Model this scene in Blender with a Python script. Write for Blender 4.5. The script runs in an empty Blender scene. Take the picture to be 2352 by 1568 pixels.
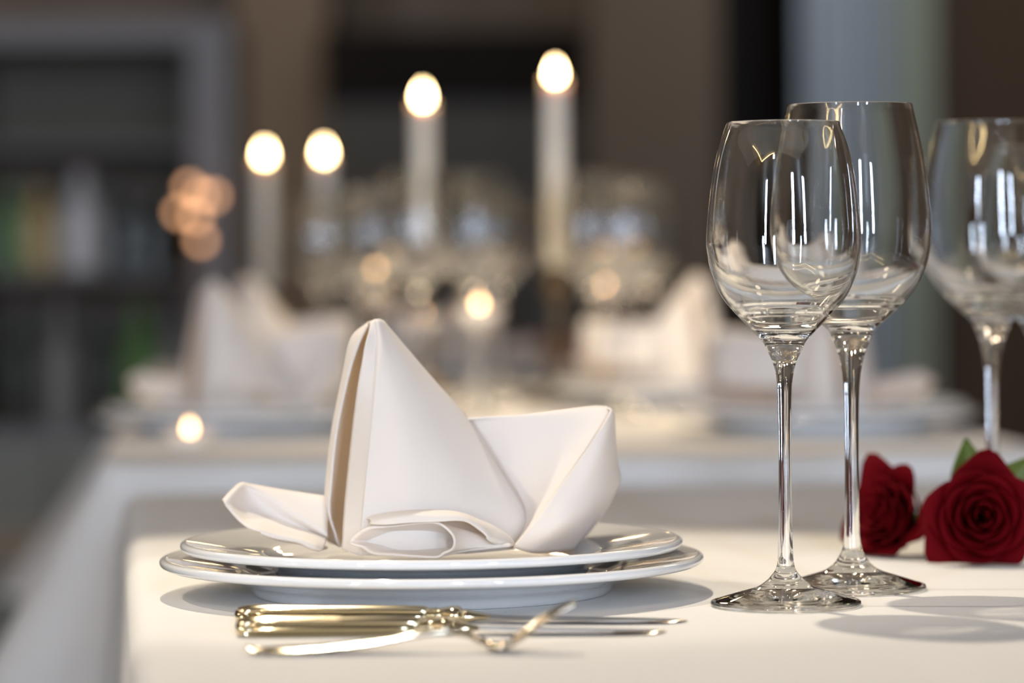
import bpy, bmesh, math, random
import numpy as np
from mathutils import Vector, Matrix, noise

random.seed(7)
S = bpy.context.scene
C = S.collection
R = math.radians
PI = math.pi

# ------------------------------------------------------------------ render look
S.view_settings.view_transform = 'Standard'
S.view_settings.look = 'None'
S.view_settings.gamma = 1.0
S.view_settings.use_curve_mapping = False
S.view_settings.exposure = 0.0
S.cycles.use_denoising = True
S.cycles.adaptive_threshold = 0.015
S.cycles.max_bounces = 32
S.cycles.transmission_bounces = 32
S.cycles.glossy_bounces = 6
S.cycles.diffuse_bounces = 4
S.cycles.transparent_max_bounces = 12
S.cycles.sample_clamp_indirect = 30.0
S.cycles.blur_glossy = 0.3
S.cycles.caustics_refractive = True
S.cycles.caustics_reflective = True

# ------------------------------------------------------------------ camera
TZ = 0.75                     # height of the near table top
F = 7700.0
CAM = Vector((0.0, 0.0, TZ + 0.157))
ROT = Matrix.Rotation(R(90.0) - math.atan((784 - 600) / F), 3, 'X') @ Matrix.Rotation(R(-0.45), 3, 'Z')
cam_data = bpy.data.cameras.new('camera')
cam = bpy.data.objects.new('camera', cam_data)
C.objects.link(cam)
cam.matrix_world = Matrix.Translation(CAM) @ ROT.to_4x4()
cam_data.sensor_width = 36.0
cam_data.lens = 36.0 * F / 2352.0
cam_data.clip_start = 0.05
cam_data.dof.use_dof = True
cam_data.dof.focus_distance = 1.532
cam_data.dof.aperture_fstop = 4.6
cam_data.dof.aperture_blades = 0
S.camera = cam


def ray(px, py):
    return ROT @ Vector(((px - 1176) / F, -(py - 784) / F, -1.0))


def at(px, py, Y):            # the point of the sight line at distance Y into the room
    d = ray(px, py)
    return CAM + d * (Y / d.y)


def on(px, py, z=TZ):         # the point of the sight line at height z
    d = ray(px, py)
    return CAM + d * ((z - CAM.z) / d.z)


# ------------------------------------------------------------------ materials
def mat(name, col, rough=0.5, metal=0.0, spec=0.5, **kw):
    m = bpy.data.materials.new(name)
    m.use_nodes = True
    b = m.node_tree.nodes['Principled BSDF']
    b.inputs['Base Color'].default_value = (*col, 1)
    b.inputs['Roughness'].default_value = rough
    b.inputs['Metallic'].default_value = metal
    b.inputs['Specular IOR Level'].default_value = spec
    for k, v in kw.items():
        b.inputs[k.replace('_', ' ')].default_value = v
    return m


def add_noise_color(m, scale, c1, c2, detail=4, stretch=(1, 1, 1)):
    nt = m.node_tree
    b = nt.nodes['Principled BSDF']
    tc = nt.nodes.new('ShaderNodeTexCoord')
    mp = nt.nodes.new('ShaderNodeMapping')
    mp.inputs['Scale'].default_value = stretch
    n = nt.nodes.new('ShaderNodeTexNoise')
    n.inputs['Scale'].default_value = scale
    n.inputs['Detail'].default_value = detail
    r = nt.nodes.new('ShaderNodeValToRGB')
    r.color_ramp.elements[0].color = (*c1, 1)
    r.color_ramp.elements[1].color = (*c2, 1)
    r.color_ramp.elements[0].position = 0.3
    r.color_ramp.elements[1].position = 0.7
    nt.links.new(tc.outputs['Object'], mp.inputs['Vector'])
    nt.links.new(mp.outputs['Vector'], n.inputs['Vector'])
    nt.links.new(n.outputs['Fac'], r.inputs['Fac'])
    nt.links.new(r.outputs['Color'], b.inputs['Base Color'])


def cloth_mat(name, col, trans, weave, bump=0.15, back=None, ramp=0.0):
    """woven linen: diffuse with a little light passing through, fine weave bump"""
    m = bpy.data.materials.new(name)
    m.use_nodes = True
    nt = m.node_tree
    for n in list(nt.nodes):
        nt.nodes.remove(n)
    out = nt.nodes.new('ShaderNodeOutputMaterial')
    p = nt.nodes.new('ShaderNodeBsdfPrincipled')
    p.inputs['Base Color'].default_value = (*col, 1)
    p.inputs['Roughness'].default_value = 0.85
    p.inputs['Specular IOR Level'].default_value = 0.15
    p.inputs['Sheen Weight'].default_value = 0.15
    t = nt.nodes.new('ShaderNodeBsdfTranslucent')
    t.inputs['Color'].default_value = (*(back or col), 1)
    mx = nt.nodes.new('ShaderNodeMixShader')
    mx.inputs[0].default_value = trans
    nt.links.new(p.outputs[0], mx.inputs[1])
    nt.links.new(t.outputs[0], mx.inputs[2])
    nt.links.new(mx.outputs[0], out.inputs[0])
    tc = nt.nodes.new('ShaderNodeTexCoord')
    w = nt.nodes.new('ShaderNodeTexWave')
    w.inputs['Scale'].default_value = weave
    w.inputs['Distortion'].default_value = 1.5
    w.inputs['Detail'].default_value = 1
    n = nt.nodes.new('ShaderNodeTexNoise')
    n.inputs['Scale'].default_value = 18
    n.inputs['Detail'].default_value = 3
    ad = nt.nodes.new('ShaderNodeMath')
    ad.operation = 'ADD'
    bp = nt.nodes.new('ShaderNodeBump')
    bp.inputs['Strength'].default_value = bump
    bp.inputs['Distance'].default_value = 0.0004
    nt.links.new(tc.outputs['Object'], w.inputs['Vector'])
    nt.links.new(tc.outputs['Object'], n.inputs['Vector'])
    nt.links.new(w.outputs['Fac'], ad.inputs[0])
    nt.links.new(n.outputs['Fac'], ad.inputs[1])
    nt.links.new(ad.outputs[0], bp.inputs['Height'])
    nt.links.new(bp.outputs[0], p.inputs['Normal'])
    return m


def emit_mat(name, col, strength):
    m = bpy.data.materials.new(name)
    m.use_nodes = True
    nt = m.node_tree
    for n in list(nt.nodes):
        nt.nodes.remove(n)
    out = nt.nodes.new('ShaderNodeOutputMaterial')
    e = nt.nodes.new('ShaderNodeEmission')
    e.inputs['Color'].default_value = (*col, 1)
    e.inputs['Strength'].default_value = strength
    nt.links.new(e.outputs[0], out.inputs[0])
    return m


def glass_mat(name, col=(1, 1, 1), ior=1.5, rough=0.0):
    m = bpy.data.materials.new(name)
    m.use_nodes = True
    nt = m.node_tree
    for n in list(nt.nodes):
        nt.nodes.remove(n)
    out = nt.nodes.new('ShaderNodeOutputMaterial')
    g = nt.nodes.new('ShaderNodeBsdfGlass')
    g.inputs['Color'].default_value = (*col, 1)
    g.inputs['IOR'].default_value = ior
    g.inputs['Roughness'].default_value = rough
    nt.links.new(g.outputs[0], out.inputs[0])
    return m


def thin_glass_mat(name):
    """thin blown wall: clear, with Fresnel reflections that grow towards the edge"""
    m = bpy.data.materials.new(name)
    m.use_nodes = True
    nt = m.node_tree
    for n in list(nt.nodes):
        nt.nodes.remove(n)
    out = nt.nodes.new('ShaderNodeOutputMaterial')
    tr = nt.nodes.new('ShaderNodeBsdfTransparent')
    tr.inputs['Color'].default_value = (0.975, 0.975, 0.965, 1)
    gl = nt.nodes.new('ShaderNodeBsdfGlossy')
    gl.inputs['Roughness'].default_value = 0.0
    mx = nt.nodes.new('ShaderNodeMixShader')
    geo = nt.nodes.new('ShaderNodeNewGeometry')
    dot = nt.nodes.new('ShaderNodeVectorMath')
    dot.operation = 'DOT_PRODUCT'
    nt.links.new(geo.outputs['Normal'], dot.inputs[0])
    nt.links.new(geo.outputs['Incoming'], dot.inputs[1])

    def math_node(op, a, b=None):
        n = nt.nodes.new('ShaderNodeMath')
        n.operation = op
        for i, v in enumerate((a, b)):
            if v is None:
                continue
            if isinstance(v, (int, float)):
                n.inputs[i].default_value = v
            else:
                nt.links.new(v, n.inputs[i])
        return n.outputs[0]
    c = math_node('ABSOLUTE', dot.outputs['Value'])
    p = math_node('POWER', math_node('SUBTRACT', 1.0, c), 5.0)
    f = math_node('ADD', math_node('MULTIPLY', p, 0.955), 0.045)
    nt.links.new(f, mx.inputs[0])
    nt.links.new(tr.outputs[0], mx.inputs[1])
    nt.links.new(gl.outputs[0], mx.inputs[2])
    nt.links.new(mx.outputs[0], out.inputs[0])
    return m


M = dict(
    thin_glass=thin_glass_mat('thin_crystal_wall'),
    tablecloth=cloth_mat('tablecloth_linen', (0.80, 0.78, 0.745), 0.06, 900, 0.12),
    napkin=cloth_mat('napkin_linen', (0.885, 0.86, 0.825), 0.28, 1300, 0.22, (0.94, 0.72, 0.40)),
    china=mat('white_china', (0.80, 0.80, 0.79), 0.06, spec=0.55, Coat_Weight=0.5, Coat_Roughness=0.03),
    glass=glass_mat('crystal_glass', (0.995, 0.998, 0.995), 1.56),
    silver=mat('silver', (0.60, 0.54, 0.42), 0.10, 1.0),
    gilt=mat('gilt_silver', (0.66, 0.58, 0.40), 0.08, 1.0),
    steel=mat('knife_steel', (0.50, 0.48, 0.46), 0.10, 1.0),
    rose=mat('rose_petal', (0.105, 0.0006, 0.003), 0.75, spec=0.06),
    leaf=mat('leaf_green', (0.10, 0.15, 0.015), 0.5),
    stem=mat('stem_green', (0.05, 0.09, 0.02), 0.5),
    wax=mat('ivory_wax', (0.80, 0.76, 0.66), 0.5, Subsurface_Weight=0.3, Subsurface_Scale=0.02),
    wick=mat('wick_black', (0.03, 0.025, 0.02), 0.9),
    flame=emit_mat('flame_glow', (1.0, 0.72, 0.36), 55.0),
    glint_glow=emit_mat('glint_light_glow', (1.0, 0.58, 0.27), 15.0),  # glow of the added glint lights
    strip=emit_mat('led_strip_glow', (1.0, 0.74, 0.36), 30.0),
    brass=mat('bronze', (0.16, 0.115, 0.07), 0.4, 0.9),
    wood=mat('dark_wood', (0.05, 0.032, 0.02), 0.45),
    walnut=mat('walnut_panel', (0.05, 0.033, 0.022), 0.8, spec=0.1),
    redchair=mat('oxblood_leather', (0.14, 0.022, 0.012), 0.45),
    floor=mat('floor_wood', (0.10, 0.08, 0.06), 0.4),
    wall=mat('wall_taupe', (0.16, 0.122, 0.09), 0.8),
    wall2=mat('wall_brown', (0.20, 0.15, 0.105), 0.8),
    pillar=mat('pillar_plaster', (0.105, 0.082, 0.063), 0.9, spec=0.1),
    ceil=mat('ceiling_paint', (0.32, 0.29, 0.25), 0.9),
    black=mat('black_panel', (0.010, 0.008, 0.007), 0.7, spec=0.1),
    dgrey=mat('grey_green_panel', (0.055, 0.052, 0.045), 0.6),
    curtain=mat('curtain_blue_grey', (0.34, 0.38, 0.42), 0.9),
    curtain2=mat('curtain_sage', (0.33, 0.36, 0.29), 0.9),
    cabframe=mat('cabinet_grey', (0.16, 0.15, 0.15), 0.55),
    cabshelf=mat('cabinet_shelf', (0.085, 0.08, 0.075), 0.6),
    cabback=mat('cabinet_back', (0.12, 0.105, 0.08), 0.8),
    cabfront=mat('cabinet_front', (0.19, 0.195, 0.165), 0.6),
    rail=mat('rail_oak', (0.24, 0.17, 0.10), 0.5),
    bottle_green=glass_mat('bottle_green_glass', (0.30, 0.55, 0.18), 1.45, 0.05),
    bottle_amber=mat('bottle_amber', (0.42, 0.30, 0.09), 0.15),
    bottle_leaf=mat('bottle_green', (0.10, 0.20, 0.05), 0.15),
    bottle_white=mat('bottle_frosted', (0.52, 0.50, 0.49), 0.3),
    bottle_grey=mat('bottle_grey', (0.20, 0.19, 0.175), 0.35),
    bottle_dark=mat('bottle_dark', (0.05, 0.055, 0.045), 0.12),
    cork=mat('bottle_capsule', (0.20, 0.06, 0.04), 0.4),
    bulb=emit_mat('bulb_glow', (1.0, 0.50, 0.25), 4.5),
    window=mat('window_paint', (0.6, 0.6, 0.58), 0.5),
    terracotta=mat('terracotta', (0.28, 0.09, 0.04), 0.8),
)
add_noise_color(M['wood'], 6, (0.035, 0.022, 0.014), (0.075, 0.046, 0.028), stretch=(1, 1, 12))
add_noise_color(M['floor'], 4, (0.07, 0.055, 0.04), (0.13, 0.105, 0.08), stretch=(8, 1, 1))
add_noise_color(M['wall'], 3, (0.15, 0.12, 0.094), (0.175, 0.14, 0.11))


# ------------------------------------------------------------------ mesh helpers
def link_mesh(name, verts, faces, material, parent=None, smooth=True, normals=None):
    me = bpy.data.meshes.new(name)
    me.from_pydata([tuple(v) for v in verts], [], faces)
    me.validate()
    me.update()
    if smooth:
        me.polygons.foreach_set('use_smooth', [True] * len(me.polygons))
    if normals is not None:
        me.normals_split_custom_set_from_vertices([tuple(n) for n in normals])
    me.materials.append(material)
    o = bpy.data.objects.new(name, me)
    C.objects.link(o)
    if parent:
        o.parent = parent
    return o


def obj_bm(name, bm, material, parent=None, smooth=False):
    me = bpy.data.meshes.new(name)
    bm.normal_update()
    bm.to_mesh(me)
    bm.free()
    if smooth:
        me.polygons.foreach_set('use_smooth', [True] * len(me.polygons))
    me.materials.append(material)
    o = bpy.data.objects.new(name, me)
    C.objects.link(o)
    if parent:
        o.parent = parent
    return o


def bx(bm, x0, x1, y0, y1, z0, z1, bevel=0.0):
    r = bmesh.ops.create_cube(bm, size=1.0)
    vs = r['verts']
    for v in vs:
        v.co = Vector(((x0 + x1) / 2 + v.co.x * (x1 - x0), (y0 + y1) / 2 + v.co.y * (y1 - y0), (z0 + z1) / 2 + v.co.z * (z1 - z0)))
    if bevel > 0:
        es = list({e for v in vs for e in v.link_edges})
        bmesh.ops.bevel(bm, geom=es, offset=bevel, segments=3, affect='EDGES', profile=0.5)


def box_obj(name, dims, material, parent=None, bevel=0.0):
    bm = bmesh.new()
    bx(bm, *dims, bevel=bevel)
    return obj_bm(name, bm, material, parent)


def thing(name, label, cat, loc=(0, 0, 0), rz=0.0, group=None):
    o = bpy.data.objects.new(name, None)
    o.empty_display_size = 0.02
    C.objects.link(o)
    o.location = loc
    o.rotation_euler = (0, 0, rz)
    return tag(o, label, cat, group)


def tag(o, label, cat, group=None):
    o['label'] = label
    o['category'] = cat
    if group:
        o['group'] = group
    return o


def struct(o):
    o['kind'] = 'structure'
    return o


def dup(root, loc, rz=0.0, label=None, group=None, cat=None, scale=None):
    r = root.copy()
    C.objects.link(r)
    r.location = loc
    r.rotation_euler = (0, 0, rz)
    if scale:
        r.scale = (scale,) * 3
    if label:
        r['label'] = label
    if group:
        r['group'] = group
    for ch in list(root.children):
        c = ch.copy()
        C.objects.link(c)
        c.parent = r
        for g in ch.children:
            d = g.copy()
            C.objects.link(d)
            d.parent = c
    return r


def cr(pts, n):
    """Catmull-Rom through pts (k x 3), n samples per span"""
    p = np.array(pts, dtype=float)
    k = len(p)
    ext = np.vstack([2 * p[0] - p[1], p, 2 * p[-1] - p[-2]])
    out = []
    for i in range(k - 1):
        a, b, c, d = ext[i], ext[i + 1], ext[i + 2], ext[i + 3]
        for j in range(n):
            t = j / n
            out.append(0.5 * (2 * b + (c - a) * t + (2 * a - 5 * b + 4 * c - d) * t * t + (3 * b - a - 3 * c + d) * t ** 3))
    out.append(p[-1])
    return np.array(out)


def grid_surface(rows, nu, nv):
    """rows of control points -> (verts grid)"""
    r1 = np.array([cr(r, nu) for r in rows])
    return np.array([cr(r1[:, j], nv) for j in range(r1.shape[1])]).transpose(1, 0, 2)


class Sheets:
    def __init__(self):
        self.v = []
        self.f = []

    def add(self, g, closed_u=False):
        base = len(self.v)
        nr, nc = g.shape[:2]
        for i in range(nr):
            for j in range(nc):
                self.v.append(tuple(g[i, j]))
        for i in range(nr - 1):
            for j in range(nc - (0 if closed_u else 1)):
                j2 = (j + 1) % nc
                self.f.append((base + i * nc + j, base + i * nc + j2, base + (i + 1) * nc + j2, base + (i + 1) * nc + j))


def lathe(name, prof, material, parent=None, seg=96, smooth_pts=6, normals=True):
    """prof: list of (r, z) in metres, already smooth if smooth_pts == 0; analytic normals keep joined pieces seamless"""
    P = np.array([(r, 0, z) for r, z in prof], float)
    if smooth_pts:
        P = cr(P, smooth_pts)
    r = np.maximum(P[:, 0], 0)
    z = P[:, 2]
    verts, faces, nors = [], [], []
    t = np.gradient(np.stack([r, z], 1), axis=0)
    t /= np.linalg.norm(t, axis=1)[:, None] + 1e-12
    idx = []
    for i in range(len(r)):
        if r[i] < 1e-6:
            idx.append([len(verts)] * seg)
            verts.append((0, 0, z[i]))
            nors.append((0, 0, -1 if t[i, 0] > 0 else 1))
        else:
            row = []
            for k in range(seg):
                a = 2 * PI * k / seg
                row.append(len(verts))
                verts.append((r[i] * math.cos(a), r[i] * math.sin(a), z[i]))
                nx, nz = t[i, 1], -t[i, 0]
                nors.append((nx * math.cos(a), nx * math.sin(a), nz))
            idx.append(row)
    for i in range(len(r) - 1):
        for k in range(seg):
            k2 = (k + 1) % seg
            q = [idx[i][k], idx[i][k2], idx[i + 1][k2], idx[i + 1][k]]
            q2 = []
            for w in q:
                if w not in q2:
                    q2.append(w)
            if len(q2) > 2:
                faces.append(tuple(q2))
    return link_mesh(name, verts, faces, material, parent, normals=nors if normals else None)


def tube(name, pts, radii, material, parent=None, seg=12, n=6, flat=None):
    """swept tube along pts; flat = (sx, sz) squash of the section"""
    P = cr(pts, n)
    rr = cr([(q, 0, 0) for q in radii], n)[:, 0]
    verts, faces = [], []
    up0 = Vector((0, 0, 1))
    for i, p in enumerate(P):
        a = P[min(i + 1, len(P) - 1)] - P[max(i - 1, 0)]
        t = Vector(a).normalized()
        s = t.cross(up0)
        if s.length < 1e-4:
            s = Vector((1, 0, 0))
        s.normalize()
        u = s.cross(t).normalized()
        for k in range(seg):
            an = 2 * PI * k / seg
            verts.append(Vector(p) + s * (math.cos(an) * rr[i] * (flat[0] if flat else 1)) + u * (math.sin(an) * rr[i] * (flat[1] if flat else 1)))
    for i in range(len(P) - 1):
        for k in range(seg):
            k2 = (k + 1) % seg
            faces.append((i * seg + k, i * seg + k2, (i + 1) * seg + k2, (i + 1) * seg + k))
    faces.append(tuple(range(seg))[::-1])
    faces.append(tuple((len(P) - 1) * seg + k for k in range(seg)))
    return link_mesh(name, verts, faces, material, parent)


# ------------------------------------------------------------------ the room
RX0, RX1, RY0, RY1, RZ1 = -4.2, 3.4, -3.2, 9.0, 3.7
struct(box_obj('floor', (RX0 - .15, RX1 + .15, RY0 - .15, RY1 + .15, -0.1, 0.0), M['floor']))
struct(box_obj('ceiling', (RX0 - .15, RX1 + .15, RY0 - .15, RY1 + .15, RZ1, RZ1 + .1), M['ceil']))
struct(box_obj('wall_far', (RX0 - .15, RX1 + .15, RY1, RY1 + .15, 0, RZ1), M['wall']))
struct(box_obj('wall_right', (RX1, RX1 + .15, RY0, RY1, 0, RZ1), M['wall2']))
struct(box_obj('wall_left', (RX0 - .15, RX0, RY0, RY1, 0, RZ1), M['wall2']))
# wall behind the photographer with its windows
WIN = [(-2.98, -2.66), (0.8, 1.15), (2.4, 2.8)]
WZ0, WZ1 = 0.45, 2.8
bm = bmesh.new()
bx(bm, RX0, RX1, RY0 - .15, RY0, 0, WZ0)
bx(bm, RX0, RX1, RY0 - .15, RY0, WZ1, RZ1)
xs = [RX0] + [v for w in WIN for v in w] + [RX1]
for i in range(0, len(xs), 2):
    bx(bm, xs[i], xs[i + 1], RY0 - .15, RY0, WZ0, WZ1)
struct(obj_bm('wall_back', bm, M['wall']))
for i, (x0, x1) in enumerate(WIN):
    bm = bmesh.new()
    y0, y1 = RY0 - .10, RY0 - .04
    bx(bm, x0, x0 + .03, y0, y1, WZ0, WZ1)
    bx(bm, x1 - .03, x1, y0, y1, WZ0, WZ1)
    bx(bm, x0 + .11, x0 + .13, y0, y1, WZ0, 1.64)
    bx(bm, x0, x1, y0, y1, WZ0, WZ0 + .06)
    bx(bm, x0, x1, y0, y1, WZ1 - .05, WZ1)
    bx(bm, x0, x1, y0, y1, 1.62, 1.72)
    w = struct(obj_bm('window_%d' % (i + 1), bm, M['window']))
    l = bpy.data.lights.new('daylight', 'AREA')
    l.shape = 'RECTANGLE'
    l.size = x1 - x0
    l.size_y = WZ1 - WZ0
    l.energy = [235, 155, 110][i]
    l.color = (0.68, 0.80, 1.0)
    lo = bpy.data.objects.new('daylight', l)
    C.objects.link(lo)
    lo.location = ((x0 + x1) / 2, RY0 - .14, (WZ0 + WZ1) / 2)
    lo.rotation_euler = (R(90), 0, 0)

world = bpy.data.worlds.new('world')
S.world = world
world.use_nodes = True
world.node_tree.nodes['Background'].inputs[0].default_value = (0.6, 0.75, 1.0, 1)
world.node_tree.nodes['Background'].inputs[1].default_value = 0.3


def spot(name, loc, target, watts, color, angle, blend, radius, caustic=False):
    l = bpy.data.lights.new(name, 'SPOT')
    l.energy = watts
    l.color = color
    l.spot_size = R(angle)
    l.spot_blend = blend
    l.shadow_soft_size = radius
    if caustic:
        l.cycles.is_caustics_light = True
    o = bpy.data.objects.new(name, l)
    C.objects.link(o)
    o.location = loc
    o.rotation_euler = (Vector(target) - Vector(loc)).to_track_quat('-Z', 'Y').to_euler()
    return o


SA = (-0.25, 2.20, TZ + 1.45)
spot('table_spot', SA, (-0.02, 1.52, TZ), 77, (1.0, 0.87, 0.68), 34, 0.35, 0.018, True)
spot('side_spot', (-1.15, 1.66, TZ + 1.45), (-0.05, 1.6, TZ), 44, (1.0, 0.9, 0.75), 17, 0.5, 0.02)
spot('napkin_fill', (-0.7, -0.6, 2.1), (-0.02, 1.58, 0.80), 26, (1.0, 0.80, 0.64), 12, 0.7, 0.05)  # added unseen fill behind the camera, warms the napkin's front
spot('far_table_spot', (0.25, 3.9, TZ + 1.55), (0.08, 3.25, TZ), 105, (1.0, 0.80, 0.56), 44, 0.5, 0.02)
spot('far_table_spot', (-0.75, 2.2, TZ + 1.5), (0.16, 3.2, TZ + .06), 120, (1.0, 0.82, 0.58), 20, 0.6, 0.02)




def ceiling_point(x, y, watts, color=(1.0, 0.78, 0.55)):  # added unseen fill lights that brighten the room and lift its shadows
    l = bpy.data.lights.new('ceiling_fill', 'POINT')
    l.energy = watts
    l.color = color
    l.shadow_soft_size = 0.16
    o = bpy.data.objects.new('ceiling_fill', l)
    C.objects.link(o)
    o.location = (x, y, 2.88)


for x, y, w in ((-1.6, 4.6, 13), (-0.4, 6.6, 34), (1.7, 5.2, 18), (0.6, 7.2, 17), (-2.0, 1.3, 16), (1.5, 1.0, 16)):
    ceiling_point(x, y, w)

# warm light strips along the ceiling edges in the corner behind the photographer
struct(box_obj('trim_6', (RX0 + .25, RX0 + 2.6, RY0 + .22, RY0 + .25, 3.60, 3.63), M['strip']))
struct(box_obj('trim_7', (RX0 + .22, RX0 + .25, RY0 + .22, RY0 + 2.8, 3.60, 3.63), M['strip']))

# ------------------------------------------------------------------ tables and cloths
def cloth(name, w, l, drop, z, material, flare=0.5, seed=0, edge=0.012):
    """tablecloth over a w x l top (local origin at the near left corner, x right, y away)"""
    n = 260
    per = 2 * (w + l)
    rad = 0.03
    pts = []
    corners = [(0, 0), (w, 0), (w, l), (0, l)]
    dirs = [(1, 0), (0, 1), (-1, 0), (0, -1)]
    lens = [w, l, w, l]
    outs = [(0, -1), (1, 0), (0, 1), (-1, 0)]
    for s in range(4):
        k = max(8, int(n * lens[s] / per))
        cx, cy = corners[s]
        for i in range(k):
            d = rad + (lens[s] - 2 * rad) * i / (k - 1)
            pts.append(((cx + dirs[s][0] * d, cy + dirs[s][1] * d), outs[s], min(d, lens[s] - d)))
        # round corner
        o1, o2 = outs[s], outs[(s + 1) % 4]
        c2 = corners[(s + 1) % 4]
        cc = (c2[0] - rad * (o1[0] + o2[0]), c2[1] - rad * (o1[1] + o2[1]))
        for i in range(1, 16):
            a = i / 16 * PI / 2
            o = (o1[0] * math.cos(a) + o2[0] * math.sin(a), o1[1] * math.cos(a) + o2[1] * math.sin(a))
            pts.append(((cc[0] + o[0] * rad, cc[1] + o[1] * rad), o, 0.0))
    N = len(pts)
    verts, faces = [], []
    loops = []
    levels = [('top', -0.008), ('top', -0.003)]
    for k in range(1, 7):
        levels.append(('edge', k / 6))
    for k in range(1, 15):
        levels.append(('drop', (k / 14) ** 1.2 * drop))
    for kind, val in levels:
        row = []
        for i, ((px, py), o, dc) in enumerate(pts):
            if kind == 'top':
                off, zz = val - edge, 0.0
            elif kind == 'edge':
                a = val * PI / 2
                off, zz = -edge + edge * math.sin(a), -edge + edge * math.cos(a)
            else:
                cf = math.exp(-(dc / 0.06) ** 2)
                wv = noise.noise(Vector((px * 9 + seed * 13, py * 9 + seed * 7, 0))) * 0.16 * (val / drop)
                off = 0.05 * val + wv * val * 1.0 + cf * flare * val * (1.0 + 0.22 * math.sin(math.atan2(o[1], o[0]) * 6 + seed) * val / drop)
                zz = -edge - val * (1.0 - 0.10 * cf)
            row.append(len(verts))
            verts.append((px + o[0] * off, py + o[1] * off, z + zz))
        loops.append(row)
    for a, b in zip(loops, loops[1:]):
        for i in range(N):
            j = (i + 1) % N
            faces.append((a[i], b[i], b[j], a[j]))
    # flat top: rings drawn in towards the middle
    cx_, cy_ = w / 2, l / 2
    prev = loops[0]
    for f in (0.92, 0.8, 0.6, 0.4, 0.2):
        row = []
        for i in prev if f == 0.92 else loops[0]:
            px, py, pz = verts[loops[0][len(row)]]
            row.append(len(verts))
            verts.append((cx_ + (px - cx_) * f, cy_ + (py - cy_) * f, z))
        for i in range(N):
            j = (i + 1) % N
            faces.append((row[i], prev[i], prev[j], row[j]))
        prev = row
    cidx = len(verts)
    verts.append((cx_, cy_, z))
    for i in range(N):
        faces.append((cidx, prev[i], prev[(i + 1) % N]))
    o = link_mesh(name, verts, faces, material)
    return o


def table(name, w, l, z, label, loc, rz):
    t = thing(name, label, 'table', (loc[0], loc[1], 0), rz)
    box_obj('tabletop', (0.018, w - 0.018, 0.018, l - 0.018, z - 0.035, z - 0.0025), M['wood'], t, 0.003)
    for x in (0.07, w - 0.07):
        for y in (0.07, l - 0.07):
            box_obj('leg', (x - .03, x + .03, y - .03, y + .03, 0, z - 0.0355), M['wood'], t, 0.004)
    return t


# near table: left edge runs through these two points of the cloth
e0, e1 = on(303, 1566), on(286, 1240)
dirv = (e1 - e0).normalized()
rzn = math.atan2(-dirv.x, dirv.y)
NY0, NY1 = 1.13, 2.30
near_o = e0 + dirv * ((NY0 - e0.y) / dirv.y)
nl = (NY1 - NY0) / dirv.y
table('dining_table', 0.80, nl, TZ, 'near dining table of dark wood under the foreground white cloth', (near_o.x, near_o.y), rzn)
tc = cloth('tablecloth', 0.80, nl, 0.22, TZ, M['tablecloth'], 0.12, 1)
tc.location = (near_o.x, near_o.y, 0)
tc.rotation_euler = (0, 0, rzn)
tag(tc, 'white linen tablecloth lit by the spot, under the sharp plates and cutlery', 'tablecloth')
tc.cycles.is_caustics_receiver = True

FZ = TZ + 0.012
rzf = R(5.2)
fo = Vector((-0.305, 2.43, 0))
FW, FL = 0.73, 2.25
table('dining_table', FW, FL, FZ, 'blurred far dining table of dark wood under the candlelit cloth', (fo.x, fo.y), rzf)
tf = cloth('tablecloth', FW, FL, 0.34, FZ, M['tablecloth'], 0.52, 4)
tf.location = fo
tf.rotation_euler = (0, 0, rzf)
tag(tf, 'blurred white tablecloth on the far table with candles and several glasses', 'tablecloth')

# ------------------------------------------------------------------ plates
def plate_profile(r, h, ring):
    k = r / 129.0
    mm = [(0, 3.2), (ring - 9, 3.2), (ring - 6, 2.6), (ring - 5, 0.3), (ring - 3.5, 0), (ring - 1, 0), (ring + 0.5, 0.8),
          (ring + 4, 5.2), (ring + 12, 7.8), (r - 22, h - 5.4), (r - 8, h - 3.0), (r - 2.4, h - 2.2), (r - 0.5, h - 1.1), (r, h + 0.5),
          (r - 0.7, h + 1.8), (r - 2.6, h + 2.3), (r - 6, h + 1.7), (r - 20, h - 0.6), (r - 36, h - 3.2), (r - 41, h - 5.2), (r - 46, h - 7.6),
          (r - 52, h - 8.6), (r - 62, h - 8.9), (0, h - 8.9)]
    return [(a * 0.001, b * 0.001) for a, b in mm]


pc = on(993, 1360)            # centre of the plates on the cloth
PY = pc.y


def make_plate(r, h, ring, label, loc, name='dinner_plate'):
    o = lathe(name, plate_profile(r, h, ring), M['china'], None, 160, 5, normals=False)
    o.location = loc
    return tag(o, label, 'plate')


low = make_plate(129.0, 16.0, 84.0, 'larger white china plate lying directly on the near cloth, lower of the sharp pair', pc)
top = make_plate(119.2, 16.2, 73.0, 'smaller white china plate under the sharp napkin, upper of the pair', pc + Vector((0, 0, 0.0073)))
TOPW = 0.0073 + 0.0073         # height of the upper well above the cloth

# ------------------------------------------------------------------ napkin
NAP = Sheets()


def q(px, py, d):
    """a point of the folded napkin: measured outline point and its distance (mm) behind the plate centre, in plate coordinates"""
    p = at(px, py, PY + d * 0.001) - pc
    p.z = max(p.z, TOPW + 0.0007)
    return tuple(p)


def patch(rows, nu=6, nv=6):
    NAP.add(grid_surface([[q(*p) for p in r] for r in rows], nu, nv))


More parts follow.
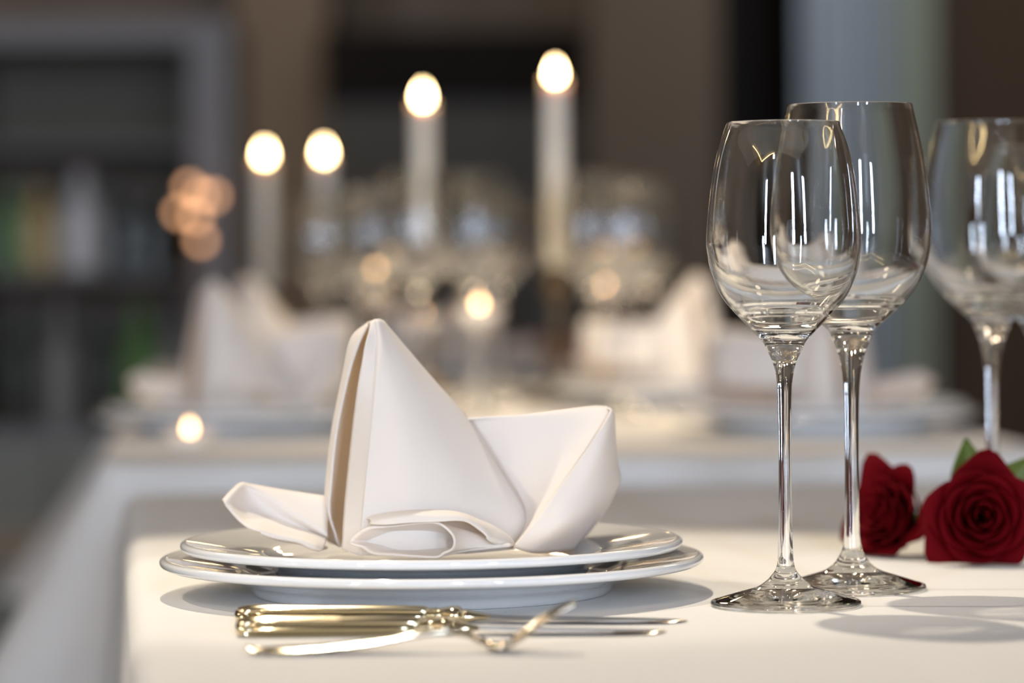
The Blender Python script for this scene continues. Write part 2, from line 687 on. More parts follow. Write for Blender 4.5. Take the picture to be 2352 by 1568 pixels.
# tall sail: strip left of the crease, the crease, broad front, right edge and round to the back layer
sail_rows = [
    # back layer .............................. right edge .. front ............ crease ...... strip left edge
    [(850, 744, 26), (868, 738, 24), (881, 740, 18), (879, 737, 11), (872, 733.5, 7), (866.4, 733, 5.82), (864, 733, 6), (862.2, 733, 6.9), (852.9, 738, 8)],
    [(826, 800, 33), (880, 790, 30), (930, 798, 20), (915, 800, 8), (892, 798, 3), (877, 797, 0.4), (869, 797, 1), (863, 797, 2.5), (838, 797, 0)],
    [(883, 880, 37), (900, 870, 36), (1000, 879, 22), (960, 882, 5), (910, 885, -3), (870, 886, -4.6), (862, 886, -4), (856, 886, -2.5), (825, 872, 1)],
    [(865, 960, 40), (920, 950, 40), (1070, 960, 24), (1010, 962, 3), (930, 962, -8), (864, 962, -8.6), (856, 962, -8), (850, 962, -6.5), (814, 955, 2)],
    [(853, 1070, 42), (950, 1060, 42), (1138, 1072, 20), (1060, 1074, -3), (950, 1074, -14), (854, 1074, -12.6), (846, 1074, -12), (840, 1074, -10.5), (801, 1074, 2)],
    [(841, 1180, 43), (960, 1170, 42), (1204, 1184, 12), (1100, 1186, -7), (970, 1188, -18), (845, 1188, -15.6), (837, 1188, -15), (831, 1188, -13.5), (791, 1184, -1)],
    [(837, 1262, 42), (960, 1250, 38), (1186, 1256, 6), (1090, 1270, -10), (965, 1274, -20), (838, 1275, -16.6), (830, 1275, -16), (824, 1275, -14.5), (787, 1262, -7)],
]
patch(sail_rows, 7, 7)
# curled outer layer on the left of the sail with its warm hollow
curl_rows = [
    [(858, 738, 14), (850, 739, 20), (845, 742, 16), (845, 747, 9)],
    [(850, 790, 24), (822, 775, 30), (808, 778, 20), (826, 786, 8)],
    [(850, 880, 30), (806, 862, 34), (790, 856, 22), (801, 862, 9)],
    [(835, 985, 34), (780, 985, 37), (764, 985, 24), (774, 990, 10)],
    [(830, 1090, 36), (764, 1108, 40), (750, 1108, 26), (761, 1110, 11)],
    [(826, 1170, 36), (764, 1180, 40), (748, 1180, 28), (758, 1180, 12)],
    [(826, 1250, 34), (768, 1250, 38), (752, 1240, 26), (782, 1256, 10)],
]
patch(curl_rows, 7, 7)
# right panel behind the sail, its rolled top edge, its back
panel_rows = [
    [(1010, 1150, 44), (1180, 1150, 52), (1320, 1140, 52), (1400, 1130, 42)],
    [(1030, 1000, 34), (1190, 990, 40), (1330, 975, 40), (1402, 965, 32)],
    [(1050, 966, 26), (1200, 954, 29), (1345, 938, 28), (1394, 937, 22)],
    [(1060, 963, 20), (1210, 953, 20), (1350, 937, 18), (1396, 937, 13)],
    [(1072, 972, 24), (1215, 963, 17), (1345, 948, 12), (1403, 950, 7)],
    [(1108, 1040, 25), (1210, 1040, 16), (1300, 1040, 6), (1346, 1038, -1)],
    [(1150, 1130, 22), (1210, 1130, 13), (1255, 1130, 2), (1280, 1130, -6)],
    [(1180, 1210, 14), (1200, 1210, 7), (1215, 1208, -2), (1226, 1206, -9)],
    [(1172, 1258, 4), (1174, 1258, 2), (1177, 1257, -3), (1180, 1256, -9)],
]
patch(panel_rows, 7, 6)
# right flap folded forward along the diagonal, curving to the back
flap_rows = [
    [(1394, 937, 8), (1399, 939, 11), (1404, 944, 18), (1405, 950, 24)],
    [(1400, 951, 3), (1407, 954, 8), (1410, 962, 16), (1409, 975, 28)],
    [(1343, 1038, -5), (1378, 1042, -4), (1407, 1048, 10), (1415, 1052, 30)],
    [(1277, 1130, -10), (1332, 1128, -10), (1385, 1124, 2), (1421, 1110, 26)],
    [(1223, 1206, -13), (1284, 1204, -15), (1340, 1196, -2), (1378, 1178, 22)],
    [(1178, 1257, -13), (1226, 1268, -6), (1280, 1266, 10), (1316, 1262, 26)],
]
patch(flap_rows, 7, 7)
# back of the flap, closing towards the panel's back
patch([
    [(1405, 950, 24), (1403, 960, 30), (1400, 965, 34)],
    [(1409, 975, 28), (1404, 990, 38), (1398, 1000, 42)],
    [(1415, 1052, 30), (1408, 1060, 42), (1398, 1070, 48)],
    [(1421, 1110, 26), (1410, 1130, 42), (1398, 1140, 50)],
    [(1378, 1178, 22), (1370, 1200, 40), (1360, 1210, 50)],
    [(1316, 1262, 26), (1314, 1262, 36), (1312, 1258, 48)],
], 6, 6)
# upper layer of the front roll
patch([
    [(834, 1194, -12), (845, 1191, -18), (852, 1196, -22), (850, 1204, -23)],
    [(872, 1183, -12), (876, 1182, -20), (882, 1192, -28), (885, 1205, -29)],
    [(935, 1175, -13), (938, 1174, -22), (942, 1184, -31), (944, 1200, -32)],
    [(1000, 1174, -14), (1003, 1173, -22), (1006, 1184, -31), (1008, 1198, -32)],
    [(1052, 1179, -13), (1056, 1178, -21), (1062, 1186, -29), (1066, 1196, -31)],
    [(1090, 1192, -11), (1098, 1194, -18), (1104, 1206, -26), (1100, 1216, -28)],
    [(1130, 1209, -9), (1136, 1212, -16), (1128, 1226, -23), (1117, 1230, -27)],
    [(1166, 1230, -7), (1168, 1234, -12), (1158, 1244, -18), (1118, 1238, -26)],
    [(1180, 1246, -7), (1180, 1250, -9), (1172, 1254, -14), (1130, 1246, -22)],
], 6, 6)
# tube of the front roll: open mouth towards the camera, narrowing to the right
mouth = [(809, 1238, -21), (822, 1226, -23), (848, 1212, -25), (900, 1207, -27), (962, 1200, -29), (1002, 1200, -30), (1024, 1212, -31), (1040, 1230, -32),
         (1043, 1248, -33), (1036, 1262, -34), (1018, 1270, -34), (1003, 1279, -34), (960, 1278, -33), (900, 1274, -30), (855, 1270, -27), (832, 1256, -24), (812, 1250, -22), (805, 1246, -21)]
tip = np.array((1178, 1252, -8))
rings = []
for s, dz, lift in ((0.0, 0, 0), (0.10, 4, -1), (0.25, 9, -2), (0.45, 14, -3), (0.65, 18, -2), (0.85, 21, -1), (0.97, 23, 0)):
    row = []
    for (x, y, d) in mouth:
        row.append(q(x + (tip[0] - x) * s ** 1.1, y + (tip[1] - y) * s + lift, d + dz * (1 - s * .4)))
    row.append(row[0])
    rings.append(row)
NAP.add(grid_surface(rings, 5, 5))
# left wing
patch([
    [(755, 1142, 34), (650, 1126, 32), (575, 1113, 26), (552, 1110, 18), (530, 1128, 8), (511, 1149, 0)],
    [(752, 1146, 22), (655, 1130, 20), (580, 1116, 15), (555, 1114, 9), (535, 1132, 2), (514, 1153, -4)],
    [(752, 1190, 14), (665, 1155, 14), (590, 1128, 13), (560, 1124, 11), (540, 1145, 4), (522, 1164, -5)],
    [(752, 1226, 6), (690, 1190, 9), (615, 1150, 13), (575, 1142, 13), (555, 1168, 5), (536, 1180, -6)],
    [(752, 1234, 10), (700, 1214, 12), (640, 1192, 13), (600, 1180, 11), (572, 1190, 2), (553, 1198, -8)],
    [(750, 1240, 6), (715, 1230, 4), (672, 1222, 2), (630, 1212, 0), (600, 1208, -5), (572, 1211, -11)],
    [(742, 1258, -3), (722, 1252, -8), (690, 1240, -9), (655, 1234, -10), (625, 1228, -11), (597, 1219, -13)],
    [(732, 1264, -5), (710, 1258, -8), (685, 1246, -7), (655, 1240, -7), (625, 1234, -8), (598, 1224, -10)],
    [(738, 1262, 4), (715, 1256, 6), (690, 1246, 8), (660, 1240, 8), (632, 1232, 6), (606, 1222, 2)],
    [(752, 1258, 22), (700, 1240, 26), (650, 1215, 28), (600, 1190, 24), (560, 1160, 18), (530, 1140, 10)],
], 6, 5)

nap = link_mesh('napkin', NAP.v, NAP.f, M['napkin'])
bm = bmesh.new()
bm.from_mesh(nap.data)
bmesh.ops.remove_doubles(bm, verts=bm.verts, dist=0.00005)
bmesh.ops.recalc_face_normals(bm, faces=bm.faces)
bm.to_mesh(nap.data)
bm.free()
nap.data.polygons.foreach_set('use_smooth', [True] * len(nap.data.polygons))
sm = nap.modifiers.new('thickness', 'SOLIDIFY')
sm.thickness = 0.0011
sm.offset = 0.0
nap.location = pc
tag(nap, 'white linen napkin folded like a sailing boat on the sharp plates', 'napkin')

# ------------------------------------------------------------------ wine glasses
def wine_glass(label, name, outer, thick, floor_z, floor_r, loc, split=11.0):
    """outer: (r, z) mm from foot lip to rim; three pieces of one continuous glass wall"""
    o = np.array([(r, 0, z) for r, z in outer], float)
    full = cr(o, 8)[:, [0, 2]]
    zj1, zj2 = outer[7][1], 0
    t = thing(name, label, 'glass', loc)
    js = [i for i, (r, z) in enumerate(full) if z <= outer[7][1] + 1e-6][-1]
    jb = [i for i, (r, z) in enumerate(full) if z <= outer[11][1] + 1e-6][-1]
    # foot: from underside centre to lip to stem start
    under = [(0, 1.1), (10, 1.0), (20, 0.65), (29, 0.25), (31.5, 0.05), (32.5, 0.0), (33.8, 0.4)]
    u = cr([(r, 0, z) for r, z in under] + [(outer[0][0], 0, outer[0][1])], 6)[:, [0, 2]]
    foot = np.vstack([u[:-1], full[:js + 1]])
    stem = full[js - 1:jb + 2]
    bowl_o = full[jb:]
    # inner wall
    inner = []
    nb = len(bowl_o)
    tang = np.gradient(bowl_o, axis=0)
    tang /= np.linalg.norm(tang, axis=1)[:, None]
    for i in range(nb - 1, -1, -1):
        r, z = bowl_o[i]
        if z < floor_z + 7:
            break
        f = (z - floor_z - 7) / (bowl_o[-1][1] - floor_z - 7)
        th = thick[0] + (thick[1] - thick[0]) * (1 - f) ** 5
        inner.append((r - tang[i, 1] * th, z + tang[i, 0] * th if i < nb - 1 else z))
    r_l, z_l = inner[-1]
    inner_low = cr([(r_l, 0, z_l), (floor_r + (r_l - floor_r) * .45, 0, floor_z + (z_l - floor_z) * .32), (floor_r, 0, floor_z + 0.9), (floor_r * .6, 0, floor_z + .15), (0, 0, floor_z)], 6)[1:, [0, 2]]
    # rounded rim
    r1, z1 = bowl_o[-1]
    r2, z2 = inner[0]
    rim = [(r1 - (r1 - r2) * .18, z1 + .28), ((r1 + r2) / 2, z1 + .4), (r2 + (r1 - r2) * .18, z1 + .28)]
    bowl = np.vstack([bowl_o, rim, inner, inner_low])
    # the solid lower bowl belongs with the stem's drawn glass; the thin wall above it is the bowl
    zs = floor_z + split
    i_in = [i for i, (r, z) in enumerate(bowl) if i > nb + 3 and z > zs][-1]
    i_out = [i for i, (r, z) in enumerate(bowl[:nb]) if z < zs][-1]
    thin = bowl[i_out:i_in + 2]
    solid_in = bowl[i_in:]
    stem = np.vstack([full[js:jb], bowl[:i_out + 2]])
    for nm, pr in (('foot', foot), ('stem', stem), ('bowl', thin)):
        ob = lathe(nm, [(r * .001, z * .001) for r, z in pr], M['glass'], t, 112, 0, normals=(nm != 'foot'))
        if nm == 'foot':                      # hand-made glass: the underside is a little wavy
            for v in ob.data.vertices:
                rr = math.hypot(v.co.x, v.co.y)
                if v.co.z < 0.0013 and rr < 0.0315:
                    v.co.z += 0.00022 * (noise.noise(Vector((v.co.x * 150, v.co.y * 150, loc[0] * 9))) + 0.6 * math.sin(rr * 1500)) * min(1, (0.0315 - rr) / .004) + 0.0001
        if nm == 'stem':
            so = lathe('bowl_floor', [(r * .001, z * .001) for r, z in solid_in], M['glass'], ob, 128, 0)
            so.cycles.is_caustics_caster = True
        if nm != 'foot':
            ob.cycles.is_caustics_caster = True
    return t


GLASS_W = [(34.2, 1.5), (33.4, 2.7), (29.5, 3.9), (21.4, 6.3), (13.4, 8.6), (9.7, 10.8), (6.8, 13.6), (4.05, 18.4), (3.25, 30), (2.9, 67.6), (3.2, 93.4), (3.75, 103.2),
           (5.4, 110.5), (8.0, 115.9), (9.8, 119.7), (14.8, 125.2), (22.3, 132.9), (28.3, 140.4), (32.5, 149.5), (34.4, 158.6), (35.0, 167.7), (32.9, 188.9), (29.9, 205.1), (25.4, 218.6)]
GLASS_R = [(35.0, 1.5), (34.2, 2.7), (30, 4.0), (22, 6.5), (14, 9.0), (10, 11.5), (7.2, 14.6), (4.6, 20.5), (3.6, 32), (3.3, 60.0), (3.5, 89.7), (4.7, 104.2),
           (6.8, 113.3), (9.0, 118.6), (11.2, 123.2), (18.2, 129.6), (26, 137.2), (32.4, 145.9), (36.3, 155.3), (38.1, 167.3), (37.9, 179), (36.4, 193), (34.3, 207), (29.4, 229.6)]
g1 = wine_glass('smaller wine glass standing foremost, fully sharp, right of the plate and knife tips', 'wine_glass', GLASS_W, (0.75, 2.6), 123.0, 10.5, on(1805, 1391))
g2 = wine_glass('taller wine glass just behind the foremost one, its foot before the roses', 'wine_glass', GLASS_R, (0.75, 2.8), 125.0, 11.5, on(1958, 1354))
g3p = on(2281, 1259)
g3 = dup(g2, g3p, 0, 'softly blurred wine glass rising behind the nearest red rose')
g4 = dup(g1, on(2390, 1235), 0, 'wine glass cut off by the right edge of the frame, only its left side showing')

# ------------------------------------------------------------------ cutlery
def loft_x(name, secs, material, parent, seg=20, pw=1.0):
    """secs: (x, y, z, half depth, half height) cross sections along x"""
    A = cr([(s[0], s[1], s[2]) for s in secs], 6)
    B = cr([(s[3], s[4], 0) for s in secs], 6)
    verts, faces = [], []
    for a, b in zip(A, B):
        for k in range(seg):
            an = 2 * PI * k / seg
            c, s = math.cos(an), math.sin(an)
            c = math.copysign(abs(c) ** pw, c)
            s = math.copysign(abs(s) ** pw, s)
            verts.append((a[0], a[1] + c * max(b[0], 1e-5), a[2] + s * max(b[1], 1e-5)))
    n = len(A)
    for i in range(n - 1):
        for k in range(seg):
            k2 = (k + 1) % seg
            faces.append((i * seg + k, i * seg + k2, (i + 1) * seg + k2, (i + 1) * seg + k))
    faces.append(tuple(range(seg))[::-1])
    faces.append(tuple((n - 1) * seg + k for k in range(seg)))
    return link_mesh(name, verts, faces, material, parent)


def ridged_handle(name, secs, material, parent, ridges=3, seg=48):
    """flattened handle with raised threads along both edges and a bead at the end"""
    A = cr([(s[0], s[1], s[2]) for s in secs], 8)
    B = cr([(s[3], s[4], s[5]) for s in secs], 8)
    verts, faces = [], []
    for a, b in zip(A, B):
        for k in range(seg):
            an = 2 * PI * k / seg
            c, s = math.cos(an), math.sin(an)
            rid = 1 + b[2] * (0.5 + 0.5 * math.cos(an * 8)) * 0.34
            verts.append((a[0], a[1] + c * max(b[0], 2e-5) * rid, a[2] + s * max(b[1], 2e-5) * rid))
    n = len(A)
    for i in range(n - 1):
        for k in range(seg):
            k2 = (k + 1) % seg
            faces.append((i * seg + k, i * seg + k2, (i + 1) * seg + k2, (i + 1) * seg + k))
    faces.append(tuple(range(seg))[::-1])
    faces.append(tuple((n - 1) * seg + k for k in range(seg)))
    return link_mesh(name, verts, faces, material, parent)


def make_knife(label, loc, rz):
    """handle end at the local origin, blade along +x, length 0.198"""
    t = thing('table_knife', label, 'knife', loc, rz)
    h = 0.0036
    ridged_handle('handle', [(0.000, 0, h, .0020, .0012, 0), (0.0008, 0, h, .0052, .0026, .2), (0.003, 0, h, .0076, .0033, .6), (0.012, 0, h, .0086, .0036, 1),
                             (0.04, 0, h, .0080, .0034, 1), (0.07, 0, h, .0070, .0032, 1), (0.083, 0, h, .0060, .0030, .8), (0.0845, 0, h, .0054, .0028, .3)], M['gilt'], t)
    prof = [(0.0840, .0052, .0027), (0.0848, .0060, .0034), (0.0856, .0052, .0028), (0.0864, .0060, .0034), (0.0872, .0052, .0029), (0.0880, .0060, .0035), (0.0888, .0050, .0029),
            (0.0905, .0050, .0030), (0.0935, .0062, .0037), (0.0960, .0070, .0040), (0.0985, .0066, .0036), (0.1000, .0050, .0030), (0.1012, .0056, .0032), (0.1030, .0052, .0026), (0.1080, .0046, .0016), (0.1120, .0048, .0010)]
    loft_x('bolster', [(x, 0, h + (0.0 if x < .1 else -.0006), a, b) for x, a, b in prof], M['gilt'], t, 32)
    # blade: broad, thin, lying on its side, edge towards the viewer
    rows = []
    for x, w0, w1, z, th in [(0.108, -.0040, .0040, .0034, .0010), (0.116, -.0070, .0046, .0030, .0009), (0.130, -.0092, .0050, .0026, .0008), (0.150, -.0098, .0052, .0021, .0008),
                             (0.170, -.0094, .0054, .0017, .0007), (0.184, -.0076, .0054, .0014, .0006), (0.192, -.0042, .0050, .0012, .0005), (0.1975, .0018, .0038, .0010, .0003)]:
        rows.append([(x, w0, z - .0004), (x, w0 * .55 + w1 * .45, z + th * .12), (x, w1, z + th * .3), (x, w1 + .0002, z - th * .6), (x, w0 * .5 + w1 * .5, z - th * .7), (x, w0, z - .0004)])
    sh = Sheets()
    sh.add(grid_surface(rows, 3, 6))
    link_mesh('blade', sh.v, sh.f, M['steel'], t)
    return t


ka, kb = on(540, 1431), on(1578, 1430)
k1 = make_knife('knife lying nearer the plates, its gilt handle touching the second knife', (ka.x, ka.y, TZ), math.atan2(kb.y - ka.y, kb.x - ka.x))
k1.scale = ((kb - ka).length / .1975,) + (1, 1)
ka2, kb2 = on(541, 1460), on(1530, 1455)
k2 = make_knife('knife lying between the other knife and the fork', (ka2.x, ka2.y, TZ), math.atan2(kb2.y - ka2.y, kb2.x - ka2.x))
k2.scale = ((kb2 - ka2).length / .1975,) + (1, 1)


def make_fork(label, loc, rz):
    t = thing('fork', label, 'fork', loc, rz)
    u = 0.132 / 760
    cl = [(0, .0034), (.004, .0016), (.012, .0016), (.030, .0024), (.050, .0046), (.068, .0075), (.080, .0086), (.088, .0074), (.0935, .0042)]
    wd = [.0030, .0064, .0082, .0086, .0066, .0042, .0030, .0028, .0034]
    th = [.0010, .0013, .0014, .0014, .0014, .0015, .0016, .0016, .0014]
    ridged_handle('handle', [(x, 0, z, w, h, .35 if 0.003 < x < .07 else 0) for (x, z), w, h in zip(cl, wd, th)], M['silver'], t)
    head = [(.0930, .0044, .0033), (.0962, .0022, .0066), (.1000, .0012, .0094), (.1045, .0022, .0102), (.1080, .0046, .0100)]
    rows = []
    for x, z, w in head:
        c = [(x, w, z + .0008), (x, w * .5, z - .0002), (x, 0, z - .0005), (x, -w * .5, z - .0002), (x, -w, z + .0008)]
        b = [(x + .0004, yy, zz + .0014) for (_, yy, zz) in c[::-1]]
        rows.append(c + b + [c[0]])
    sh = Sheets()
    sh.add(grid_surface(rows, 3, 5))
    hd = link_mesh('head', sh.v, sh.f, M['silver'], t)
    for yy in (-.0084, -.0028, .0028, .0084):
        tube('tine', [(.1065, yy, .0048), (.112, yy, .0085), (.118, yy * .99, .0130), (.125, yy * .97, .0172), (.1315, yy * .95, .0200)], [.0018, .0017, .0015, .0012, .0006], M['silver'], hd, 10, 5, (1.0, .65))
    return t


fa, fb = on(566, 1503), on(1335, 1496)
fk = make_fork('silver fork with upcurved tines, foremost piece of cutlery', (fa.x, fa.y, TZ), math.atan2(fb.y - fa.y, fb.x - fa.x))
fk.scale = ((fb - fa).length / .1335,) + (1, 1)


# ------------------------------------------------------------------ roses
def rose(label, loc, axis, roll, size, seed, leaves, ragged=1.0):
    rnd = random.Random(seed)
    t = thing('rose', label, 'rose', loc)
    m4 = Vector(axis).to_track_quat('Z', 'Y').to_matrix() @ Matrix.Rotation(roll, 3, 'Z')
    sh = Sheets()
    npet = 26
    for i in range(npet):
        f = i / (npet - 1)
        a0 = i * 2.39996
        rad = (0.10 + 0.90 * f ** 0.85)            # opening radius at the rim
        hgt = 0.78 - 0.42 * f ** 1.6               # rim height
        width = 1.25 + 0.20 * rnd.random() - 0.20 * f
        curl = 0.02 + 0.20 * f ** 1.5
        point = (0.03 + (0.24 if f > .80 else 0.03) * (0.4 + 0.6 * rnd.random())) * ragged
        nu, nv = 15, 13
        g = np.zeros((nv, nu, 3))
        for vi in range(nv):
            v = vi / (nv - 1)
            for ui in range(nu):
                uu = ui / (nu - 1) * 2 - 1
                shape = math.sin(min(1, (v * 0.92 + 0.10)) * PI / 2) ** 0.7
                edge = 1 - abs(uu) ** 3 * 0.30 * v
                ang = a0 + uu * width * shape * (1 - 0.15 * v)
                vv = v * edge
                r = rad * (0.16 + 0.84 * math.sin(vv * PI / 2) ** (0.75 + 0.5 * (1 - f)))
                # cup, then lip rolling out
                lip = max(0, vv - 0.72) / 0.28
                r += curl * lip ** 1.6 + point * lip ** 2 * math.exp(-(uu / 0.28) ** 2) * f
                z = -0.55 + (hgt + 0.55) * vv - curl * 0.55 * lip ** 2
                r += 0.025 * ragged ** 1.5 * noise.noise(Vector((uu * 2.2 + i * 3.1, v * 2.0, seed))) * (0.4 + f)
                z += 0.03 * ragged ** 1.5 * noise.noise(Vector((uu * 2.5 + i * 1.7, v * 1.5 + 5, seed)))
                p = m4 @ Vector((r * math.cos(ang), r * math.sin(ang), z)) * size
                p.z = max(p.z, TZ + 0.0012 - loc[2] + 0.0004 * math.sin(uu * 5 + i))   # resting petals lie on the cloth
                g[vi, ui] = p
        sh.add(g)
    b = link_mesh('bloom', sh.v, sh.f, M['rose'], t)
    sd = b.modifiers.new('thickness', 'SOLIDIFY')
    sd.thickness = 0.0005
    # calyx and stem behind the bloom
    p0 = m4 @ Vector((0, 0, -0.5)) * size
    back = m4 @ Vector((0, 0, -1))
    pts = [p0, p0 + back * 0.012, p0 + back * 0.03 + Vector((0.022, 0, -.002)), p0 + back * 0.04 + Vector((0.07, 0.01, -0.004))]
    zmin = -loc[2] + TZ + .003
    pts = [Vector((p.x, p.y, max(p.z, zmin))) for p in pts]
    tube('stem', pts, [0.006, 0.004, 0.0025, 0.0025], M['stem'], t, 10, 6)
    for (dx, dz, ln, wd, tilt, back_y) in leaves:
        rows = []
        for k in range(7):
            f = k / 6
            w = wd * math.sin(PI * (0.08 + 0.92 * f) ** 0.8) + 0.0003
            c = p0 * 0.9 + Vector((math.sin(tilt), 0.25 * f, math.cos(tilt))) * (ln * f) + Vector((0, 0.004, 0)) + Vector((0, .006, 0)) * math.sin(PI * f)
            s = Vector((math.cos(tilt), 0.15, -math.sin(tilt)))
            rows.append([c - s * w + Vector((0, -.002, 0)), c, c + s * w + Vector((0, -.002, 0))])
        s2 = Sheets()
        s2.add(grid_surface(rows, 4, 3))
        lf = link_mesh('leaf', s2.v, s2.f, M['leaf'], t)
        sd = lf.modifiers.new('thickness', 'SOLIDIFY')
        sd.thickness = 0.0006
    return t


rp = on(2265, 1296)
rc = at(2252, 1186, rp.y)
rose('dark red rose facing the viewer, nearer of two, cut by right frame edge', rc, (-0.06, -1, 0.10), 0.4, 0.0245, 3,
     [(0, 0, 0.040, 0.0115, -0.12, 0), (0, 0, 0.044, 0.0105, 0.80, 0)])
rp2 = on(2050, 1277)
rc2 = at(2052, 1188, rp2.y)
rose('dark red rose behind the stem of the taller sharp glass, facing left', rc2, (-0.66, -0.55, 0.26), 1.1, 0.0225, 11,
     [(0, 0, 0.030, 0.006, 1.75, 0)], 2.3)

# ------------------------------------------------------------------ far table setting
FTZ = FZ


def far_pt(px, Y, z=FTZ):
    p = at(px, 800, Y)
    return Vector((p.x, p.y, z))


def setting(px, Y, rz, names):
    c = far_pt(px, Y)
    a = low.copy(); C.objects.link(a); a.location = c; a['label'] = names[0]
    b = top.copy(); C.objects.link(b); b.location = c + Vector((0, 0, .0073)); b['label'] = names[1]
    n = nap.copy(); C.objects.link(n); n.location = c; n.rotation_euler = (0, 0, rz); n['label'] = names[2]
    for o, gname in ((a, 'plates on the far table'), (b, 'plates on the far table'), (n, 'napkins on the far table')):
        o['group'] = gname


setting(562, 2.86, R(4), ('blurred larger plate at the left corner of the far table', 'blurred smaller plate under the left folded napkin of the far table',
                          'blurred folded napkin at left on the far table, behind the sharp napkin'))
setting(1890, 2.80, R(150), ('blurred larger plate at right on the far table, behind the glass stems', 'blurred smaller plate behind the stems of the two sharp glasses',
                             'blurred folded napkin seen between and right of the two glass stems'))
setting(1545, 3.36, R(172), ('blurred larger plate left of the foremost glass, farther on the far table', 'blurred smaller plate left of the foremost glass on the far table',
                             'blurred folded napkin whose peak rises just left of the foremost glass'))
setting(640, 3.55, R(20), ('blurred larger plate on the far table behind the left folded napkin', 'blurred smaller plate on the far table behind the left napkin',
                           'hazy folded napkin peeking out right behind the left blurred napkin'))
setting(1060, 4.15, R(175), ('blurred larger plate at the far end of the candlelit table', 'blurred smaller plate at the far end of the candlelit table',
                             'hazy folded napkin beyond the peak of the sharp napkin, at the far table end'))

fg = [(735, 3.75, g1), (860, 3.35, g1), (962, 3.20, g2), (1088, 3.28, g2), (1150, 3.60, g1), (1290, 3.9, g1), (1362, 3.30, g2), (1432, 3.15, g1), (1490, 3.65, g2), (800, 4.0, g2)]
flab = ['leftmost blurred glass of the far table, below the left pair of candles',
        'blurred glass of the far table above the peak of the sharp napkin',
        'blurred tall glass in front of the second tallest candle',
        'blurred tall glass midway between the two tallest candles',
        'blurred small glass right of the one midway between the tallest candles',
        'hazy small glass in line with the foot of the tallest candle',
        'blurred tall glass just right of the tallest candle',
        'blurred small glass between the tallest candle and the taupe pillar',
        'rightmost hazy tall glass of the far table before the taupe pillar',
        'hazy tall glass behind the glass above the sharp napkin peak']
for (px, Y, src), lb in zip(fg, flab):
    dup(src, far_pt(px, Y), random.random(), lb, 'glasses on the far table')


# candles in brass candlesticks
def make_candle(px_f, py_top, py_bot, Y, lab_c, lab_s):
    base = far_pt(px_f, Y)
    ztop = at(px_f, py_top, Y).z - FTZ
    zbot = at(px_f, py_bot, Y).z - FTZ
    s = lathe('candlestick', [(r * .001, z) for r, z in [(0, 0), (40, 0), (41, .002), (39, .005), (25, .010), (10, .018), (6, .030), (8, zbot * .45), (11, zbot * .5), (7, zbot * .56), (6, zbot * .8),
                                                        (9, zbot - .014), (17, zbot - .010), (17.5, zbot - .008), (12.6, zbot - .006), (12.6, zbot + .012), (11.6, zbot + .012), (11.6, zbot), (0, zbot)]],
              M['brass'], None, 48, 3, normals=False)
    s.location = base
    tag(s, lab_s, 'candlestick', 'candlesticks on the far table')
    t = thing('candle', lab_c, 'candle', base, 0, 'lit candles on the far table')
    lathe('wax', [(r, z) for r, z in [(0, zbot + .0006), (.0110, zbot + .0008), (.0110, zbot + .02), (.0108, (zbot + ztop) / 2), (.0104, ztop - .004), (.0098, ztop - .001), (.0085, ztop), (.005, ztop - .0018), (0, ztop - .002)]], M['wax'], t, 40, 3, normals=False)
    tube('wick', [(0, 0, ztop - .003), (.0003, 0, ztop + .003), (.0016, 0, ztop + .008)], [.0007, .0007, .0005], M['wick'], t, 8, 4)
    fl = lathe('flame', [(0, ztop + .002), (.0026, ztop + .0035), (.0044, ztop + .007), (.0046, ztop + .010), (.0036, ztop + .014), (.0019, ztop + .018), (.0006, ztop + .021), (0, ztop + .022)], M['flame'], t, 24, 4, normals=False)
    return t


make_candle(612, 372, 690, 4.35, 'lit ivory candle, leftmost of the four, shortest looking', 'slim dark bronze candlestick under the leftmost candle')
make_candle(748, 368, 690, 4.30, 'lit ivory candle, second from the left beside the leftmost', 'slim dark bronze candlestick under the second candle from the left')
make_candle(976, 243, 622, 3.72, 'tall lit ivory candle, third from the left', 'slim dark bronze candlestick under the third candle from the left')
make_candle(1280, 192, 640, 3.42, 'tallest lit ivory candle, rightmost of the four', 'slim dark bronze candlestick under the tallest candle')

def glint_light(px, py, Y, label):  # added glowing stand-ins for lamp reflections in the far glasses
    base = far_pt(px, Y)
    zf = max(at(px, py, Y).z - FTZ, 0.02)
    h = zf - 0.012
    t = thing('glint_light', label, 'glint_light', base, 0, 'added glint lights on the far table')
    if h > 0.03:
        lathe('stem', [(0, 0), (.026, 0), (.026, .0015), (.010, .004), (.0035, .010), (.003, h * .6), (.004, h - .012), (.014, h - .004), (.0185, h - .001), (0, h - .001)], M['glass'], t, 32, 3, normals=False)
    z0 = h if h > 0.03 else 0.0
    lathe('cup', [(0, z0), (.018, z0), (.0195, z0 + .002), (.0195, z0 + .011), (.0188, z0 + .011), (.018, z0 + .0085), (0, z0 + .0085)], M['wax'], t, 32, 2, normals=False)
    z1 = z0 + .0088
    lathe('flame', [(0, z1), (.0022, z1 + .002), (.0032, z1 + .005), (.0022, z1 + .0085), (.0008, z1 + .011), (0, z1 + .012)], M['glint_glow'], t, 20, 3, normals=False)
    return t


glint_light(434, 940, 2.66, 'added glint light glowing as a pale disc in front of the left blurred napkin')
glint_light(866, 668, 3.52, 'added glint light on a glass stem, the pale disc just above the sharp napkin peak')
glint_light(966, 722, 3.46, 'added stemmed glint light glowing below the third candle from the left')
glint_light(1102, 705, 3.05, 'added stemmed glint light glowing midway below the two tallest candles')
glint_light(1386, 655, 3.55, 'added stemmed glint light glowing right of the tallest candle, before the taupe pillar')
glint_light(1478, 640, 3.78, 'added stemmed glint light glowing farthest right on the far table')

